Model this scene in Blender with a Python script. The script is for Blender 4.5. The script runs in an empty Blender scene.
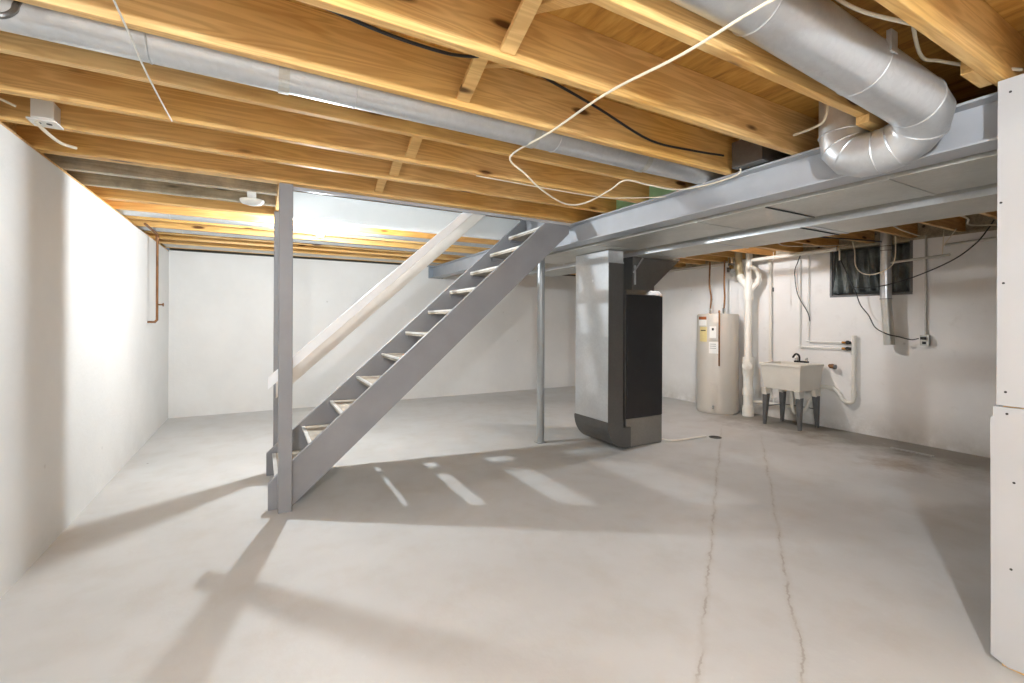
import bpy, bmesh, math, random
from mathutils import Vector, Matrix, Quaternion
random.seed(7)
SC = bpy.context.scene
COL = SC.collection
PI = math.pi

# ------------------------------------------------------------------ geometry
class MB:
    def __init__(s): s.v = []; s.f = []; s.sm = []
    def add(s, vs, fs, smooth=False):
        o = len(s.v); s.v += [Vector(p) for p in vs]
        for f in fs: s.f.append([i + o for i in f]); s.sm.append(smooth)
        return s
    def box(s, x0, y0, z0, x1, y1, z1):
        vs = [(x, y, z) for z in (z0, z1) for y in (y0, y1) for x in (x0, x1)]
        return s.add(vs, [(0,2,3,1),(4,5,7,6),(0,1,5,4),(2,6,7,3),(0,4,6,2),(1,3,7,5)])
    def prism(s, pts, axis, a, b, smooth=False):
        """extrude 2-D outline pts along axis ('x','y','z') from a to b"""
        def P(p, t):
            if axis == 'y': return (p[0], t, p[1])
            if axis == 'x': return (t, p[0], p[1])
            return (p[0], p[1], t)
        n = len(pts); vs = [P(p, a) for p in pts] + [P(p, b) for p in pts]
        s.add(vs, [list(range(n))[::-1], list(range(n, 2*n))])
        s.add(vs, [(i, (i+1) % n, n+(i+1) % n, n+i) for i in range(n)], smooth)
        return s
    def hexa(s, bot, top):
        vs = list(bot) + list(top)
        return s.add(vs, [(3,2,1,0),(4,5,6,7),(0,1,5,4),(1,2,6,5),(2,3,7,6),(3,0,4,7)])
    def bar(s, a, b, w, t, up=(0,0,1)):
        a = Vector(a); b = Vector(b); d = (b-a).normalized(); u = Vector(up)
        sd = d.cross(u).normalized(); u2 = sd.cross(d).normalized()
        q = [(-w/2,-t/2),(w/2,-t/2),(w/2,t/2),(-w/2,t/2)]
        return s.hexa([a+sd*i+u2*j for i,j in q], [b+sd*i+u2*j for i,j in q])
    def tube(s, pts, r, seg=12, cap=True, smooth=True):
        pts = [Vector(p) for p in pts]; n = len(pts)
        rs = r if isinstance(r, (list, tuple)) else [r]*n
        T = []
        for i in range(n):
            a = pts[i]-pts[i-1] if i else pts[1]-pts[0]
            b = pts[i+1]-pts[i] if i < n-1 else pts[-1]-pts[-2]
            T.append((a.normalized()+b.normalized()).normalized())
        t0 = T[0]; ref = Vector((0,0,1)) if abs(t0.z) < .9 else Vector((1,0,0))
        u = t0.cross(ref).normalized()
        vs = []
        for i in range(n):
            if i:
                q = T[i-1].rotation_difference(T[i]); u = (q @ u).normalized()
            u = (u - T[i]*u.dot(T[i])).normalized()
            w = T[i].cross(u)
            # mitre stretch
            m = 1.0; mdir = None
            if 0 < i < n-1:
                a = (pts[i]-pts[i-1]).normalized(); b = (pts[i+1]-pts[i]).normalized()
                c = max(.35, T[i].dot(a)); m = 1/c
                mdir = (b-a)
                mdir = mdir - T[i]*mdir.dot(T[i])
                mdir = mdir.normalized() if mdir.length > 1e-5 else None
            for k in range(seg):
                an = 2*PI*k/seg
                o = u*math.cos(an)*rs[i] + w*math.sin(an)*rs[i]
                if mdir is not None: o = o + mdir*(o.dot(mdir))*(m-1)
                vs.append(pts[i]+o)
        fs = [(i*seg+k, i*seg+(k+1) % seg, (i+1)*seg+(k+1) % seg, (i+1)*seg+k) for i in range(n-1) for k in range(seg)]
        s.add(vs, fs, smooth)
        if cap: s.add(vs[:seg], [list(range(seg))[::-1]]); s.add(vs[-seg:], [list(range(seg))])
        return s
    def cyl(s, a, b, r, seg=20, r2=None): return s.tube([a, b], [r, r2 if r2 is not None else r], seg)
    def lathe(s, prof, c, seg=32, axis='z'):
        """prof = [(r, h)]"""
        vs = []
        for r, h in prof:
            for k in range(seg):
                an = 2*PI*k/seg; x = r*math.cos(an); y = r*math.sin(an)
                p = {'z': (x, y, h), 'x': (h, x, y), 'y': (x, h, y)}[axis]
                vs.append(Vector(c)+Vector(p))
        n = len(prof)
        s.add(vs, [(i*seg+k, i*seg+(k+1) % seg, (i+1)*seg+(k+1) % seg, (i+1)*seg+k) for i in range(n-1) for k in range(seg)], True)
        s.add(vs[:seg], [list(range(seg))[::-1]]); s.add(vs[-seg:], [list(range(seg))])
        return s
    def ring(s, c, d, R, r, seg=28, k2=6):
        c = Vector(c); d = Vector(d).normalized()
        ref = Vector((0,0,1)) if abs(d.z) < .9 else Vector((1,0,0))
        u = d.cross(ref).normalized(); w = d.cross(u)
        vs = []
        for i in range(seg):
            a = 2*PI*i/seg; e = u*math.cos(a)+w*math.sin(a)
            for j in range(k2):
                b = 2*PI*j/k2; vs.append(c+e*(R+r*math.cos(b))+d*r*math.sin(b))
        return s.add(vs, [(i*k2+j, ((i+1) % seg)*k2+j, ((i+1) % seg)*k2+(j+1) % k2, i*k2+(j+1) % k2) for i in range(seg) for j in range(k2)], True)
    def sphere(s, c, r, seg=20, rings=12, sc=(1,1,1)):
        vs = []
        for i in range(1, rings):
            t = PI*i/rings
            for k in range(seg):
                p = 2*PI*k/seg
                vs.append((c[0]+sc[0]*r*math.sin(t)*math.cos(p), c[1]+sc[1]*r*math.sin(t)*math.sin(p), c[2]+sc[2]*r*math.cos(t)))
        m = len(vs); vs += [(c[0], c[1], c[2]+sc[2]*r), (c[0], c[1], c[2]-sc[2]*r)]
        fs = [(i*seg+k, (i+1)*seg+k, (i+1)*seg+(k+1) % seg, i*seg+(k+1) % seg) for i in range(rings-2) for k in range(seg)]
        fs += [(m, k, (k+1) % seg) for k in range(seg)]
        b = (rings-2)*seg; fs += [(m+1, b+(k+1) % seg, b+k) for k in range(seg)]
        return s.add(vs, fs, True)

def spline(pts, n=6):
    P = [Vector(p) for p in pts]; P = [2*P[0]-P[1]]+P+[2*P[-1]-P[-2]]
    out = []
    for i in range(1, len(P)-2):
        a, b, c, d = P[i-1:i+3]
        for k in range(n):
            t = k/n
            out.append(.5*((2*b)+(-a+c)*t+(2*a-5*b+4*c-d)*t*t+(-a+3*b-3*c+d)*t**3))
    out.append(P[-2]); return out

def obj(name, mb, mat, parent=None, bevel=0, loc=None):
    if parent is not None: o0 = parent.matrix_world.translation.copy() if False else Vector(parent['_w'])
    elif loc is not None: o0 = Vector(loc)
    else:
        xs = [v.x for v in mb.v]; ys = [v.y for v in mb.v]; zs = [v.z for v in mb.v]
        o0 = Vector(((min(xs)+max(xs))/2, (min(ys)+max(ys))/2, min(zs)))
    me = bpy.data.meshes.new(name)
    me.from_pydata([v-o0 for v in mb.v], [], mb.f)
    me.polygons.foreach_set('use_smooth', mb.sm); me.update()
    bm = bmesh.new(); bm.from_mesh(me); bmesh.ops.remove_doubles(bm, verts=bm.verts, dist=1e-5)
    bmesh.ops.recalc_face_normals(bm, faces=bm.faces); bm.to_mesh(me); bm.free()
    me.materials.append(mat)
    if any(mb.sm): me.set_sharp_from_angle(angle=math.radians(38))
    o = bpy.data.objects.new(name, me); COL.objects.link(o)
    if parent is not None: o.parent = parent
    else: o.location = o0
    o['_w'] = list(o0)
    if bevel:
        m = o.modifiers.new('bevel', 'BEVEL'); m.width = bevel; m.segments = 2; m.limit_method = 'ANGLE'; m.angle_limit = math.radians(40)
    return o

def tag(o, label, cat, group=None):
    o['label'] = label; o['category'] = cat
    if group: o['group'] = group
    return o
def thing(name, loc, label, cat, group=None):
    o = bpy.data.objects.new(name, None); COL.objects.link(o); o.location = loc; o['_w'] = list(loc)
    o.empty_display_size = .05
    return tag(o, label, cat, group)
def struct(name, mb, mat, bevel=0):
    o = obj(name, mb, mat, bevel=bevel); o['kind'] = 'structure'; return o

# ------------------------------------------------------------------ materials
def srgb(r, g, b):
    f = lambda c: (c/255/12.92) if c/255 <= .04045 else ((c/255+.055)/1.055)**2.4
    return (f(r), f(g), f(b), 1)
class NT:
    def __init__(s, name):
        s.m = bpy.data.materials.new(name); s.m.use_nodes = True
        s.t = s.m.node_tree; s.b = s.t.nodes['Principled BSDF']
    def n(s, ty, **kw):
        nd = s.t.nodes.new(ty)
        for k, v in kw.items():
            if k.startswith('i_'):
                key = k[2:]; key = int(key) if key.isdigit() else key.replace('_', ' ')
                if isinstance(v, bpy.types.NodeSocket): s.t.links.new(v, nd.inputs[key])
                else: nd.inputs[key].default_value = v
            else: setattr(nd, k, v)
        return nd
    def link(s, a, b): s.t.links.new(a, b)
    def math(s, op, a, b=None, c=None, clamp=False):
        nd = s.t.nodes.new('ShaderNodeMath'); nd.operation = op; nd.use_clamp = clamp
        for i, v in enumerate((a, b, c)):
            if v is None: continue
            if isinstance(v, bpy.types.NodeSocket): s.t.links.new(v, nd.inputs[i])
            else: nd.inputs[i].default_value = v
        return nd.outputs[0]
    def mix(s, fac, a, b):
        nd = s.t.nodes.new('ShaderNodeMix'); nd.data_type = 'RGBA'
        for sock, v in ((nd.inputs[0], fac), (nd.inputs[6], a), (nd.inputs[7], b)):
            if isinstance(v, bpy.types.NodeSocket): s.t.links.new(v, sock)
            else: sock.default_value = v
        return nd.outputs[2]
    def ramp(s, fac, stops):
        nd = s.t.nodes.new('ShaderNodeValToRGB'); s.t.links.new(fac, nd.inputs[0])
        e = nd.color_ramp.elements
        e[0].position, e[0].color = stops[0]; e[1].position, e[1].color = stops[-1]
        for p, c in stops[1:-1]:
            x = e.new(p); x.color = c
        return nd.outputs[0]
    def noise(s, vec, scale, detail=4, rough=.55, dist=0):
        nd = s.n('ShaderNodeTexNoise', i_Scale=scale, i_Detail=detail, i_Roughness=rough, i_Distortion=dist)
        s.link(vec, nd.inputs['Vector']); return nd.outputs['Fac']
    def bump(s, h, strength, dist=.01):
        nd = s.n('ShaderNodeBump', i_Strength=strength, i_Distance=dist); s.link(h, nd.inputs['Height'])
        s.link(nd.outputs[0], s.b.inputs['Normal'])
    def set(s, **kw):
        for k, v in kw.items():
            k = k.replace('_', ' ')
            if isinstance(v, bpy.types.NodeSocket): s.link(v, s.b.inputs[k])
            else: s.b.inputs[k].default_value = v
        return s
W = (1,1,1,1); K = (0,0,0,1)

def plain(name, col, rough=.5, metal=0, var=.08, scale=9, bump=0):
    t = NT(name); co = t.n('ShaderNodeTexCoord').outputs['Object']
    nz = t.noise(co, scale)
    f = t.math('MULTIPLY_ADD', nz, var*2, 1-var)
    dark = tuple(c*(1-var*1.6) for c in col[:3])+(1,); lite = tuple(min(1, c*(1+var)) for c in col[:3])+(1,)
    t.set(Base_Color=t.mix(t.ramp(nz, [(.3, K), (.7, W)]), dark, lite), Roughness=rough, Metallic=metal)
    if bump: t.bump(t.noise(co, scale*8), bump, .004)
    return t.m

def wood(name, base, dark, lite, rough=.55, age=0.0):
    t = NT(name)
    co = t.n('ShaderNodeTexCoord').outputs['Object']
    rnd = t.n('ShaderNodeObjectInfo').outputs['Random']
    off = t.n('ShaderNodeCombineXYZ', i_X=t.math('MULTIPLY', rnd, 37.0), i_Y=t.math('MULTIPLY', rnd, 11.0), i_Z=t.math('MULTIPLY', rnd, 23.0)).outputs[0]
    v0 = t.n('ShaderNodeVectorMath', operation='ADD'); t.link(co, v0.inputs[0]); t.link(off, v0.inputs[1])
    # knots
    mk = t.n('ShaderNodeMapping', i_Scale=(2.0, 7.0, 7.0)); t.link(v0.outputs[0], mk.inputs['Vector'])
    vo = t.n('ShaderNodeTexVoronoi', i_Scale=1.0, i_Randomness=1.0); t.link(mk.outputs[0], vo.inputs['Vector'])
    kd = vo.outputs['Distance']
    knot = t.ramp(kd, [(.08, W), (.14, K)])
    halo = t.ramp(kd, [(.10, W), (.42, K)])
    # grain
    mg = t.n('ShaderNodeMapping', i_Scale=(.55, 9, 9)); t.link(v0.outputs[0], mg.inputs['Vector'])
    g1 = t.noise(mg.outputs[0], 1.6, 3, .5, .6)
    ringv = t.math('ADD', t.math('MULTIPLY', g1, 16.0), t.math('MULTIPLY', halo, 1.8))
    ring = t.math('MULTIPLY_ADD', t.math('SINE', t.math('MULTIPLY', ringv, 3.0)), .5, .5)
    mf = t.n('ShaderNodeMapping', i_Scale=(1.5, 60, 60)); t.link(v0.outputs[0], mf.inputs['Vector'])
    fine = t.noise(mf.outputs[0], 2.0, 3)
    big = t.noise(v0.outputs[0], 1.1, 2)
    c = t.mix(t.ramp(big, [(.3, K), (.7, W)]), base, lite)
    c = t.mix(t.math('MULTIPLY', ring, .34), c, dark)
    c = t.mix(t.math('MULTIPLY', fine, .22), c, dark)
    kc = tuple(x*.28 for x in dark[:3])+(1,)
    c = t.mix(t.math('MULTIPLY', halo, .35), c, dark)
    c = t.mix(knot, c, kc)
    if age:
        st = t.ramp(t.noise(v0.outputs[0], 4.5, 5, .7), [(.38, K), (.6, W)])
        c = t.mix(t.math('MULTIPLY', st, age), c, srgb(92, 84, 72))
    t.set(Base_Color=c, Roughness=rough)
    t.bump(fine, .12, .003)
    return t.m

M = {}
M['pine'] = wood('pine_wood', srgb(230,182,100), srgb(164,102,32), srgb(244,208,146))
M['pine_strut'] = wood('pine_strut', srgb(230,190,118), srgb(180,126,58), srgb(240,204,142))
M['aged'] = wood('weathered_wood', srgb(206,194,168), srgb(140,126,100), srgb(222,212,188), age=.4)
M['greywood'] = plain('grey_painted_wood', srgb(143,143,146), .45, 0, .05, 5, .1)
M['subfloor'] = None
def subfloor():
    t = NT('plywood_subfloor'); co = t.n('ShaderNodeTexCoord').outputs['Object']
    mp = t.n('ShaderNodeMapping', i_Scale=(8, 1.2, 1), i_Rotation=(0, 0, .5)); t.link(co, mp.inputs['Vector'])
    g = t.noise(mp.outputs[0], 2.2, 5, .6, .8)
    c = t.ramp(g, [(.25, srgb(140,92,36)), (.5, srgb(192,142,66)), (.75, srgb(216,170,94))])
    t.set(Base_Color=c, Roughness=.6); return t.m
M['subfloor'] = subfloor()

def floor_mat():
    t = NT('painted_concrete_floor')
    geo = t.n('ShaderNodeNewGeometry').outputs['Position']
    sx = t.n('ShaderNodeSeparateXYZ'); t.link(geo, sx.inputs[0]); X, Y = sx.outputs[0], sx.outputs[1]
    big = t.noise(geo, .8, 4, .6); mid = t.noise(geo, 3.5, 6, .65); fin = t.noise(geo, 28, 4, .6)
    c = t.mix(t.ramp(big, [(.3, K), (.7, W)]), srgb(190,190,188), srgb(205,206,205))
    c = t.mix(t.math('MULTIPLY', t.ramp(mid, [(.48, K), (.72, W)]), .35), c, srgb(180,174,164))
    c = t.mix(t.math('MULTIPLY', t.ramp(fin, [(.62, K), (.8, W)]), .25), c, srgb(222,220,215))
    # paint specks
    sp = t.n('ShaderNodeTexVoronoi', i_Scale=1.7); t.link(geo, sp.inputs['Vector'])
    c = t.mix(t.math('MULTIPLY', t.ramp(sp.outputs['Distance'], [(.012, W), (.02, K)]), .8), c, srgb(96,84,70))
    # trench patch between two long wandering seams
    def seam(x0, y0, m, w, wob, gain):
        n1 = t.noise(geo, 2.4, 5, .65); n2 = t.noise(geo, 17, 4, .7)
        d = t.math('SUBTRACT', Y, t.math('MULTIPLY_ADD', X, m, y0-m*x0))
        d = t.math('ADD', d, t.math('MULTIPLY', t.math('SUBTRACT', n1, .5), wob))
        d = t.math('ADD', d, t.math('MULTIPLY', t.math('SUBTRACT', n2, .5), .05))
        a = t.math('ABSOLUTE', d)
        core = t.ramp(a, [(w, W), (w*2.2, K)]); soft = t.ramp(a, [(0.0, W), (w*9, K)])
        brk = t.ramp(t.noise(geo, 5.0, 3), [(.42, K), (.56, W)])
        return t.math('MULTIPLY', core, brk), soft, d
    c1, s1, d1 = seam(1.66, 1.309, .709, .0035, .10, 1)
    c2, s2, d2 = seam(2.26, 1.275, .683, .0035, .10, 1)
    fx = t.math('MULTIPLY', t.ramp(t.math('MULTIPLY', X, .1), [(.44, W), (.56, K)]), 1.0)
    for cr, so in ((c1, s1), (c2, s2)):
        c = t.mix(t.math('MULTIPLY', t.math('MULTIPLY', so, .22), fx), c, srgb(158,146,128))
        c = t.mix(t.math('MULTIPLY', t.math('MULTIPLY', cr, .38), fx), c, srgb(122,106,86))
    # damp stains along the sink wall
    wn = t.noise(geo, 2.2, 5, .7)
    dist = t.math('ADD', X, t.math('MULTIPLY', t.math('SUBTRACT', wn, .5), 1.6))
    yl = t.math('MULTIPLY', t.ramp(t.math('MULTIPLY', Y, .1), [(.10, K), (.17, W), (.40, W), (.48, K)]), 1.0)
    st = t.math('MULTIPLY', t.ramp(t.math('MULTIPLY', dist, .1), [(.535, K), (.605, W)]), yl)
    c = t.mix(t.math('MULTIPLY', st, .72), c, srgb(100,92,76))
    rs = t.n('ShaderNodeVectorMath', operation='DISTANCE'); t.link(geo, rs.inputs[0]); rs.inputs[1].default_value = (5.35, 2.05, 0)
    rr = t.math('ADD', rs.outputs['Value'], t.math('MULTIPLY', t.math('SUBTRACT', t.noise(geo, 5, 5, .7), .5), .7))
    c = t.mix(t.math('MULTIPLY', t.ramp(rr, [(.05, W), (.32, K)]), .5), c, srgb(138,110,74))
    t.set(Base_Color=c, Roughness=t.math('MULTIPLY_ADD', mid, .25, .42), Specular_IOR_Level=.35)
    t.bump(t.math('ADD', fin, t.math('MULTIPLY', mid, 2)), .08, .01)
    return t.m
M['floor'] = floor_mat()

def wall_mat(name, base, dirty):
    t = NT(name)
    geo = t.n('ShaderNodeNewGeometry').outputs['Position']
    sx = t.n('ShaderNodeSeparateXYZ'); t.link(geo, sx.inputs[0]); Z = sx.outputs[2]
    big = t.noise(geo, 1.2, 4, .6); fin = t.noise(geo, 22, 5, .65); mid = t.noise(geo, 5, 5, .7)
    dk = tuple(x*.93 for x in base[:3])+(1,)
    c = t.mix(t.ramp(big, [(.35, K), (.65, W)]), dk, base)
    low = t.ramp(t.math('ADD', Z, t.math('MULTIPLY', t.math('SUBTRACT', mid, .5), .55)), [(.02, W), (.42, K)])
    c = t.mix(t.math('MULTIPLY', t.math('MULTIPLY', low, t.ramp(mid, [(.3, K), (.7, W)])), dirty), c, srgb(150,138,116))
    spk = t.n('ShaderNodeTexVoronoi', i_Scale=2.6); t.link(geo, spk.inputs['Vector'])
    c = t.mix(t.math('MULTIPLY', t.ramp(spk.outputs['Distance'], [(.02, W), (.05, K)]), .3), c, srgb(150,142,130))
    stn = t.math('MULTIPLY', t.ramp(mid, [(.6, K), (.78, W)]), dirty*.35)
    c = t.mix(stn, c, srgb(176,166,148))
    t.set(Base_Color=c, Roughness=.6, Specular_IOR_Level=.3)
    t.bump(t.math('ADD', t.math('MULTIPLY', mid, 1.5), fin), .22, .01)
    return t.m
M['wall'] = wall_mat('painted_foundation_wall', srgb(234,233,230), .12)
M['wall_sink'] = wall_mat('painted_wall_damp', srgb(243,241,238), .6)
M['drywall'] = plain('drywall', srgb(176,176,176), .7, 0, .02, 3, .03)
M['lintel'] = plain('painted_stairwell_wall', srgb(240,241,240), .6, 0, .02, 3, .03)

def galv(name, base=(216,218,220), rough=.33, metal=.68):
    t = NT(name); co = t.n('ShaderNodeTexCoord').outputs['Object']
    vo = t.n('ShaderNodeTexVoronoi', i_Scale=55.0); t.link(co, vo.inputs['Vector'])
    nz = t.noise(co, 2.5, 5, .6)
    b = srgb(*base); d = tuple(x*.72 for x in b[:3])+(1,)
    g = t.n('ShaderNodeRGBToBW', i_Color=vo.outputs['Color']).outputs[0]
    c = t.mix(t.math('MULTIPLY', g, .35), b, d); c = t.mix(t.math('MULTIPLY', t.ramp(nz, [(.35, K), (.7, W)]), .5), c, d)
    t.set(Base_Color=c, Metallic=metal, Roughness=t.math('MULTIPLY_ADD', nz, .22, rough-.08))
    t.bump(t.noise(co, 3.0, 2), .15, .02)
    return t.m
M['galv'] = galv('galvanised_steel')
M['galv_dull'] = galv('dull_galvanised_steel', (208,206,198), .40, .5)
M['galv_mid'] = galv('mid_sheet_steel', (156,153,148), .42, .6)
M['galv_dark'] = galv('dark_sheet_steel', (120,119,117), .42, .7)
M['steel_paint'] = plain('grey_painted_steel', srgb(176,179,184), .38, 0, .05, 4)
M['post_steel'] = plain('grey_painted_post', srgb(150,152,152), .32, .2, .06, 6)
M['black_panel'] = plain('black_enamel', srgb(38,38,40), .5, 0, .08, 8)
M['white_pvc'] = plain('white_pvc', srgb(236,232,222), .35, 0, .03, 6)
M['cream_pvc'] = plain('yellowed_pvc', srgb(206,192,156), .4, 0, .05, 6)
M['heater'] = plain('grey_enamel', srgb(196,190,180), .35, 0, .03, 3)
M['sink'] = plain('white_plastic_tub', srgb(228,223,212), .4, 0, .03, 5)
M['sink_leg'] = plain('grey_leg_steel', srgb(104,104,104), .45, .1, .1, 12)
M['brass'] = plain('brass', srgb(176,128,66), .35, .9, .12, 30)
M['copper'] = plain('dull_copper', srgb(140,98,62), .5, .6, .15, 20)
M['chrome'] = plain('chrome', srgb(210,210,208), .15, 1, .02, 10)
M['dark'] = plain('black_rubber', srgb(34,33,32), .55, 0, .1, 20)
M['cable_black'] = plain('black_cable', srgb(40,40,42), .5, 0, .05, 20)
M['cable_white'] = plain('white_cable', srgb(232,222,200), .5, 0, .04, 20)
M['white'] = plain('white_plastic', srgb(235,234,228), .4, 0, .02, 8)
M['green'] = plain('green_board', srgb(176,230,188), .7, 0, .06, 6)
M['label_white'] = plain('white_sticker', srgb(232,230,224), .5, 0, .02, 20)
M['label_yellow'] = plain('yellow_sticker', srgb(214,198,140), .5, 0, .03, 20)
M['label_brown'] = plain('orange_brown_sticker', srgb(150,84,42), .5, 0, .05, 20)
M['ink'] = plain('black_ink', srgb(40,38,36), .6, 0, .02, 20)
M['rail'] = plain('white_painted_rail', srgb(250,251,252), .45, 0, .03, 8)
M['rail_pink'] = plain('bare_primed_rail', srgb(236,228,218), .5, 0, .03, 8)
M['tread'] = plain('worn_grey_tread', srgb(160,150,136), .6, 0, .14, 14, .1)
M['nosing'] = plain('aluminium_nosing', srgb(226,224,220), .3, .5, .05, 12)
M['insul'] = plain('dark_mineral_sheet', srgb(88,86,80), .8, 0, .2, 10)
def drape():
    t = NT('dark_plastic_sheet'); co = t.n('ShaderNodeTexCoord').outputs['Object']
    nz = t.noise(co, 5, 5, .7, .6)
    t.set(Base_Color=t.ramp(nz, [(.3, srgb(52,57,56)), (.55, srgb(88,94,92)), (.75, srgb(128,132,128))]), Roughness=.35)
    t.bump(nz, .5, .02); return t.m
M['drape'] = drape()
def emit(name, col, s):
    t = NT(name); t.set(Base_Color=W, Emission_Color=col, Emission_Strength=s, Roughness=.3); return t.m
M['bulb_far'] = emit('lit_bulb', (.88, .95, 1, 1), 3950)
M['bulb_near'] = emit('lit_globe', (.90, .95, 1, 1), 2600)
M['bulb_side'] = emit('lit_side_bulb', (.96, .97, 1, 1), 2700)

# ------------------------------------------------------------------ key dimensions (metres)
H = 1.36
ZJ = 2.33            # underside of joists
ZS = 2.565           # underside of subfloor
XL, XR, YB, YF = -1.095, 6.473, 7.80, -3.0
ZW = 2.30            # top of foundation walls

# ------------------------------------------------------------------ setting
struct('floor', MB().box(XL-.2, YF-.2, -.12, XR+.2, YB+.2, 0), M['floor'])
struct('wall_left', MB().box(XL-.2, YF-.2, 0, XL, YB+.2, ZW), M['wall'])
# back wall, notched where the steel beam rests in it
b = MB().box(XL, YB, 0, 2.62, YB+.2, ZW+.02).box(2.62, YB, 0, 2.90, YB+.2, 2.12).box(2.90, YB, 0, XR, YB+.2, ZW+.02)
struct('wall_back', b, M['wall'])
# right wall with the window opening
WY0, WY1, WZ0 = 2.335, 3.165, 1.70
b = MB().box(XR, YF-.2, 0, XR+.25, YB+.2, WZ0).box(XR, YF-.2, WZ0, XR+.25, WY0, ZW).box(XR, WY1, WZ0, XR+.25, YB+.2, ZW)
struct('wall_right', b, M['wall_sink'])
struct('wall_front', MB().box(XL-.2, YF-.2, 0, XR+.2, YF, 2.6), M['wall'])
# sill boards and rim joists on the walls
struct('trim_1', MB().box(XL-.18, YF, ZW, XL-.02, YB+.1, ZJ), M['pine'])
struct('trim_2', MB().box(XL-.2, YF-.2, ZJ, XL-.10, YB+.2, ZS), M['pine'])
struct('trim_3', MB().box(XL, YB+.04, ZW+.02, 2.62, YB+.2, ZS), M['insul'])
struct('trim_4', MB().box(2.95, YB+.04, ZW+.02, XR, YB+.2, ZS), M['insul'])
struct('trim_5', MB().box(XR+.02, YF, ZW, XR+.2, YB+.1, ZJ), M['aged'])
struct('trim_6', MB().box(XR+.12, YF, ZJ, XR+.2, YB+.2, ZS), M['aged'])
# subfloor (the ceiling seen from below) with the stair opening left free
SX0, SX1, SY0, SY1 = .20, 2.72, 3.68, 4.72
b = MB().box(XL-.2, YF-.2, ZS, XR+.2, SY0, ZS+.02).box(XL-.2, SY1, ZS, XR+.2, YB+.2, ZS+.02)
b.box(XL-.2, SY0, ZS, SX0, SY1, ZS+.02).box(SX1, SY0, ZS, XR+.2, SY1, ZS+.02)
struct('ceiling', b, M['subfloor'])
# stairwell lining rising to the storey above
b = MB().box(SX0-.03, SY1, ZJ-.003, SX1, SY1+.015, 3.25)
b.box(SX0-.03, SY1, ZJ-.015, SX1, SY1+.06, ZJ-.003)
struct('wall_stairwell_far', b, M['lintel'])
struct('wall_stairwell_near', MB().box(SX0-.02, SY0-.012, ZJ+.06, SX1, SY0, 3.25), M['lintel'])
struct('wall_stairwell_left', MB().box(SX0-.012, SY0, ZJ+.002, SX0, SY1, 3.25), M['lintel'])
struct('wall_stairwell_right', MB().box(SX1, SY0-.012, ZJ+.02, SX1+.012, SY1+.015, 3.25), M['lintel'])
struct('ceiling_stairwell', MB().box(SX0-.03, SY0-.02, 3.25, SX1+.03, SY1+.03, 3.28), M['lintel'])
struct('trim_7', MB().box(SX0, SY0-.018, ZJ-.024, SX1-.03, SY0-.004, ZJ+.06), M['steel_paint'])
struct('trim_8', MB().box(SX0-.05, SY1-.004, ZJ-.02, SX0-.03, SY1+.03, 2.5).box(SX0-.075, SY1-.02, ZJ-.05, SX0-.05, SY1, 2.5), M['lintel'])

# ------------------------------------------------------------------ joists
JG = 'pine joists across the basement ceiling'
def joist(y1, x0, x1, label, mat='pine', w=.038, z1=ZS, grp=JG):
    o = obj('ceiling_joist', MB().box(x0, y1-w, ZJ, x1, y1, z1), M[mat], bevel=.003)
    return tag(o, label, 'joist', grp)
for i, (y, lab) in enumerate([
    (-2.58, 'pine ceiling joist farthest behind the camera'), (-2.17, 'pine ceiling joist third from the front wall'),
    (-1.76, 'pine ceiling joist well behind the camera'), (-1.35, 'pine ceiling joist behind the globe lamp'),
    (-.97, 'pine ceiling joist just before the globe lamp'), (-.36, 'pine ceiling joist behind the camera'),
    (-.02, 'pine ceiling joist directly over the camera'), (.26, 'pine ceiling joist over the near wall stub, nearest in view'),
    (.675, 'pine joist between the big round duct and the drywall corner'),
    (1.10, 'pine joist between the big elbowed duct and the white cable crossing'),
    (1.53, 'broad knotty pine joist under which the black cable disappears'),
    (1.954, 'pine joist on the near side of the long straight round duct'),
    (2.36, 'pine joist directly beyond the long straight round duct'),
    (2.776, 'pine joist carrying the lower end of the pull string'),
    (3.172, 'pine joist with the white junction box at its left end')]):
    joist(y, XL-.10, XR+.12, lab)
hj = thing('stair_header_joist', (2.6, 3.60, ZJ), 'doubled pine header joist along the near side of the stair opening', 'joist', JG)
obj('board', MB().box(XL-.10, 3.582, ZJ, XR+.12, 3.620, ZS), M['pine'], hj, bevel=.003)
obj('board', MB().box(XL-.10, 3.622, ZJ, XR+.12, 3.660, ZS), M['pine'], hj, bevel=.003)
fh = thing('stair_header_joist', (2.6, 4.80, ZJ), 'doubled pine header joist behind the white lining of the stair opening', 'joist', JG)
obj('board', MB().box(XL-.10, 4.782, ZJ, XR+.12, 4.820, ZS), M['pine'], fh, bevel=.003)
obj('board', MB().box(XL-.10, 4.740, ZJ, XR+.12, 4.778, ZS), M['pine'], fh, bevel=.003)
AG = 'weathered joists left of the stair opening'
joist(4.00, XL-.10, .115, 'short weathered grey joist left of stair post, nearer of the pair', 'aged', grp=AG)
joist(4.39, XL-.10, .115, 'short weathered grey joist left of stair post, behind the lamp holder', 'aged', grp=AG)
tag(obj('trimmer_joist', MB().box(.117, 3.68, ZJ, .155, 4.735, ZS), M['pine'], bevel=.003), 'short trimmer joist closing the left end of the stair opening', 'joist')
for y, lab in ((4.00, 'short joist right of the beam, nearer of the pair beside the stair opening'), (4.39, 'short joist right of the beam, farther of the pair beside the stair opening')):
    joist(y, 2.76, XR+.12, lab, grp='short joists right of the stair opening')
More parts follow.
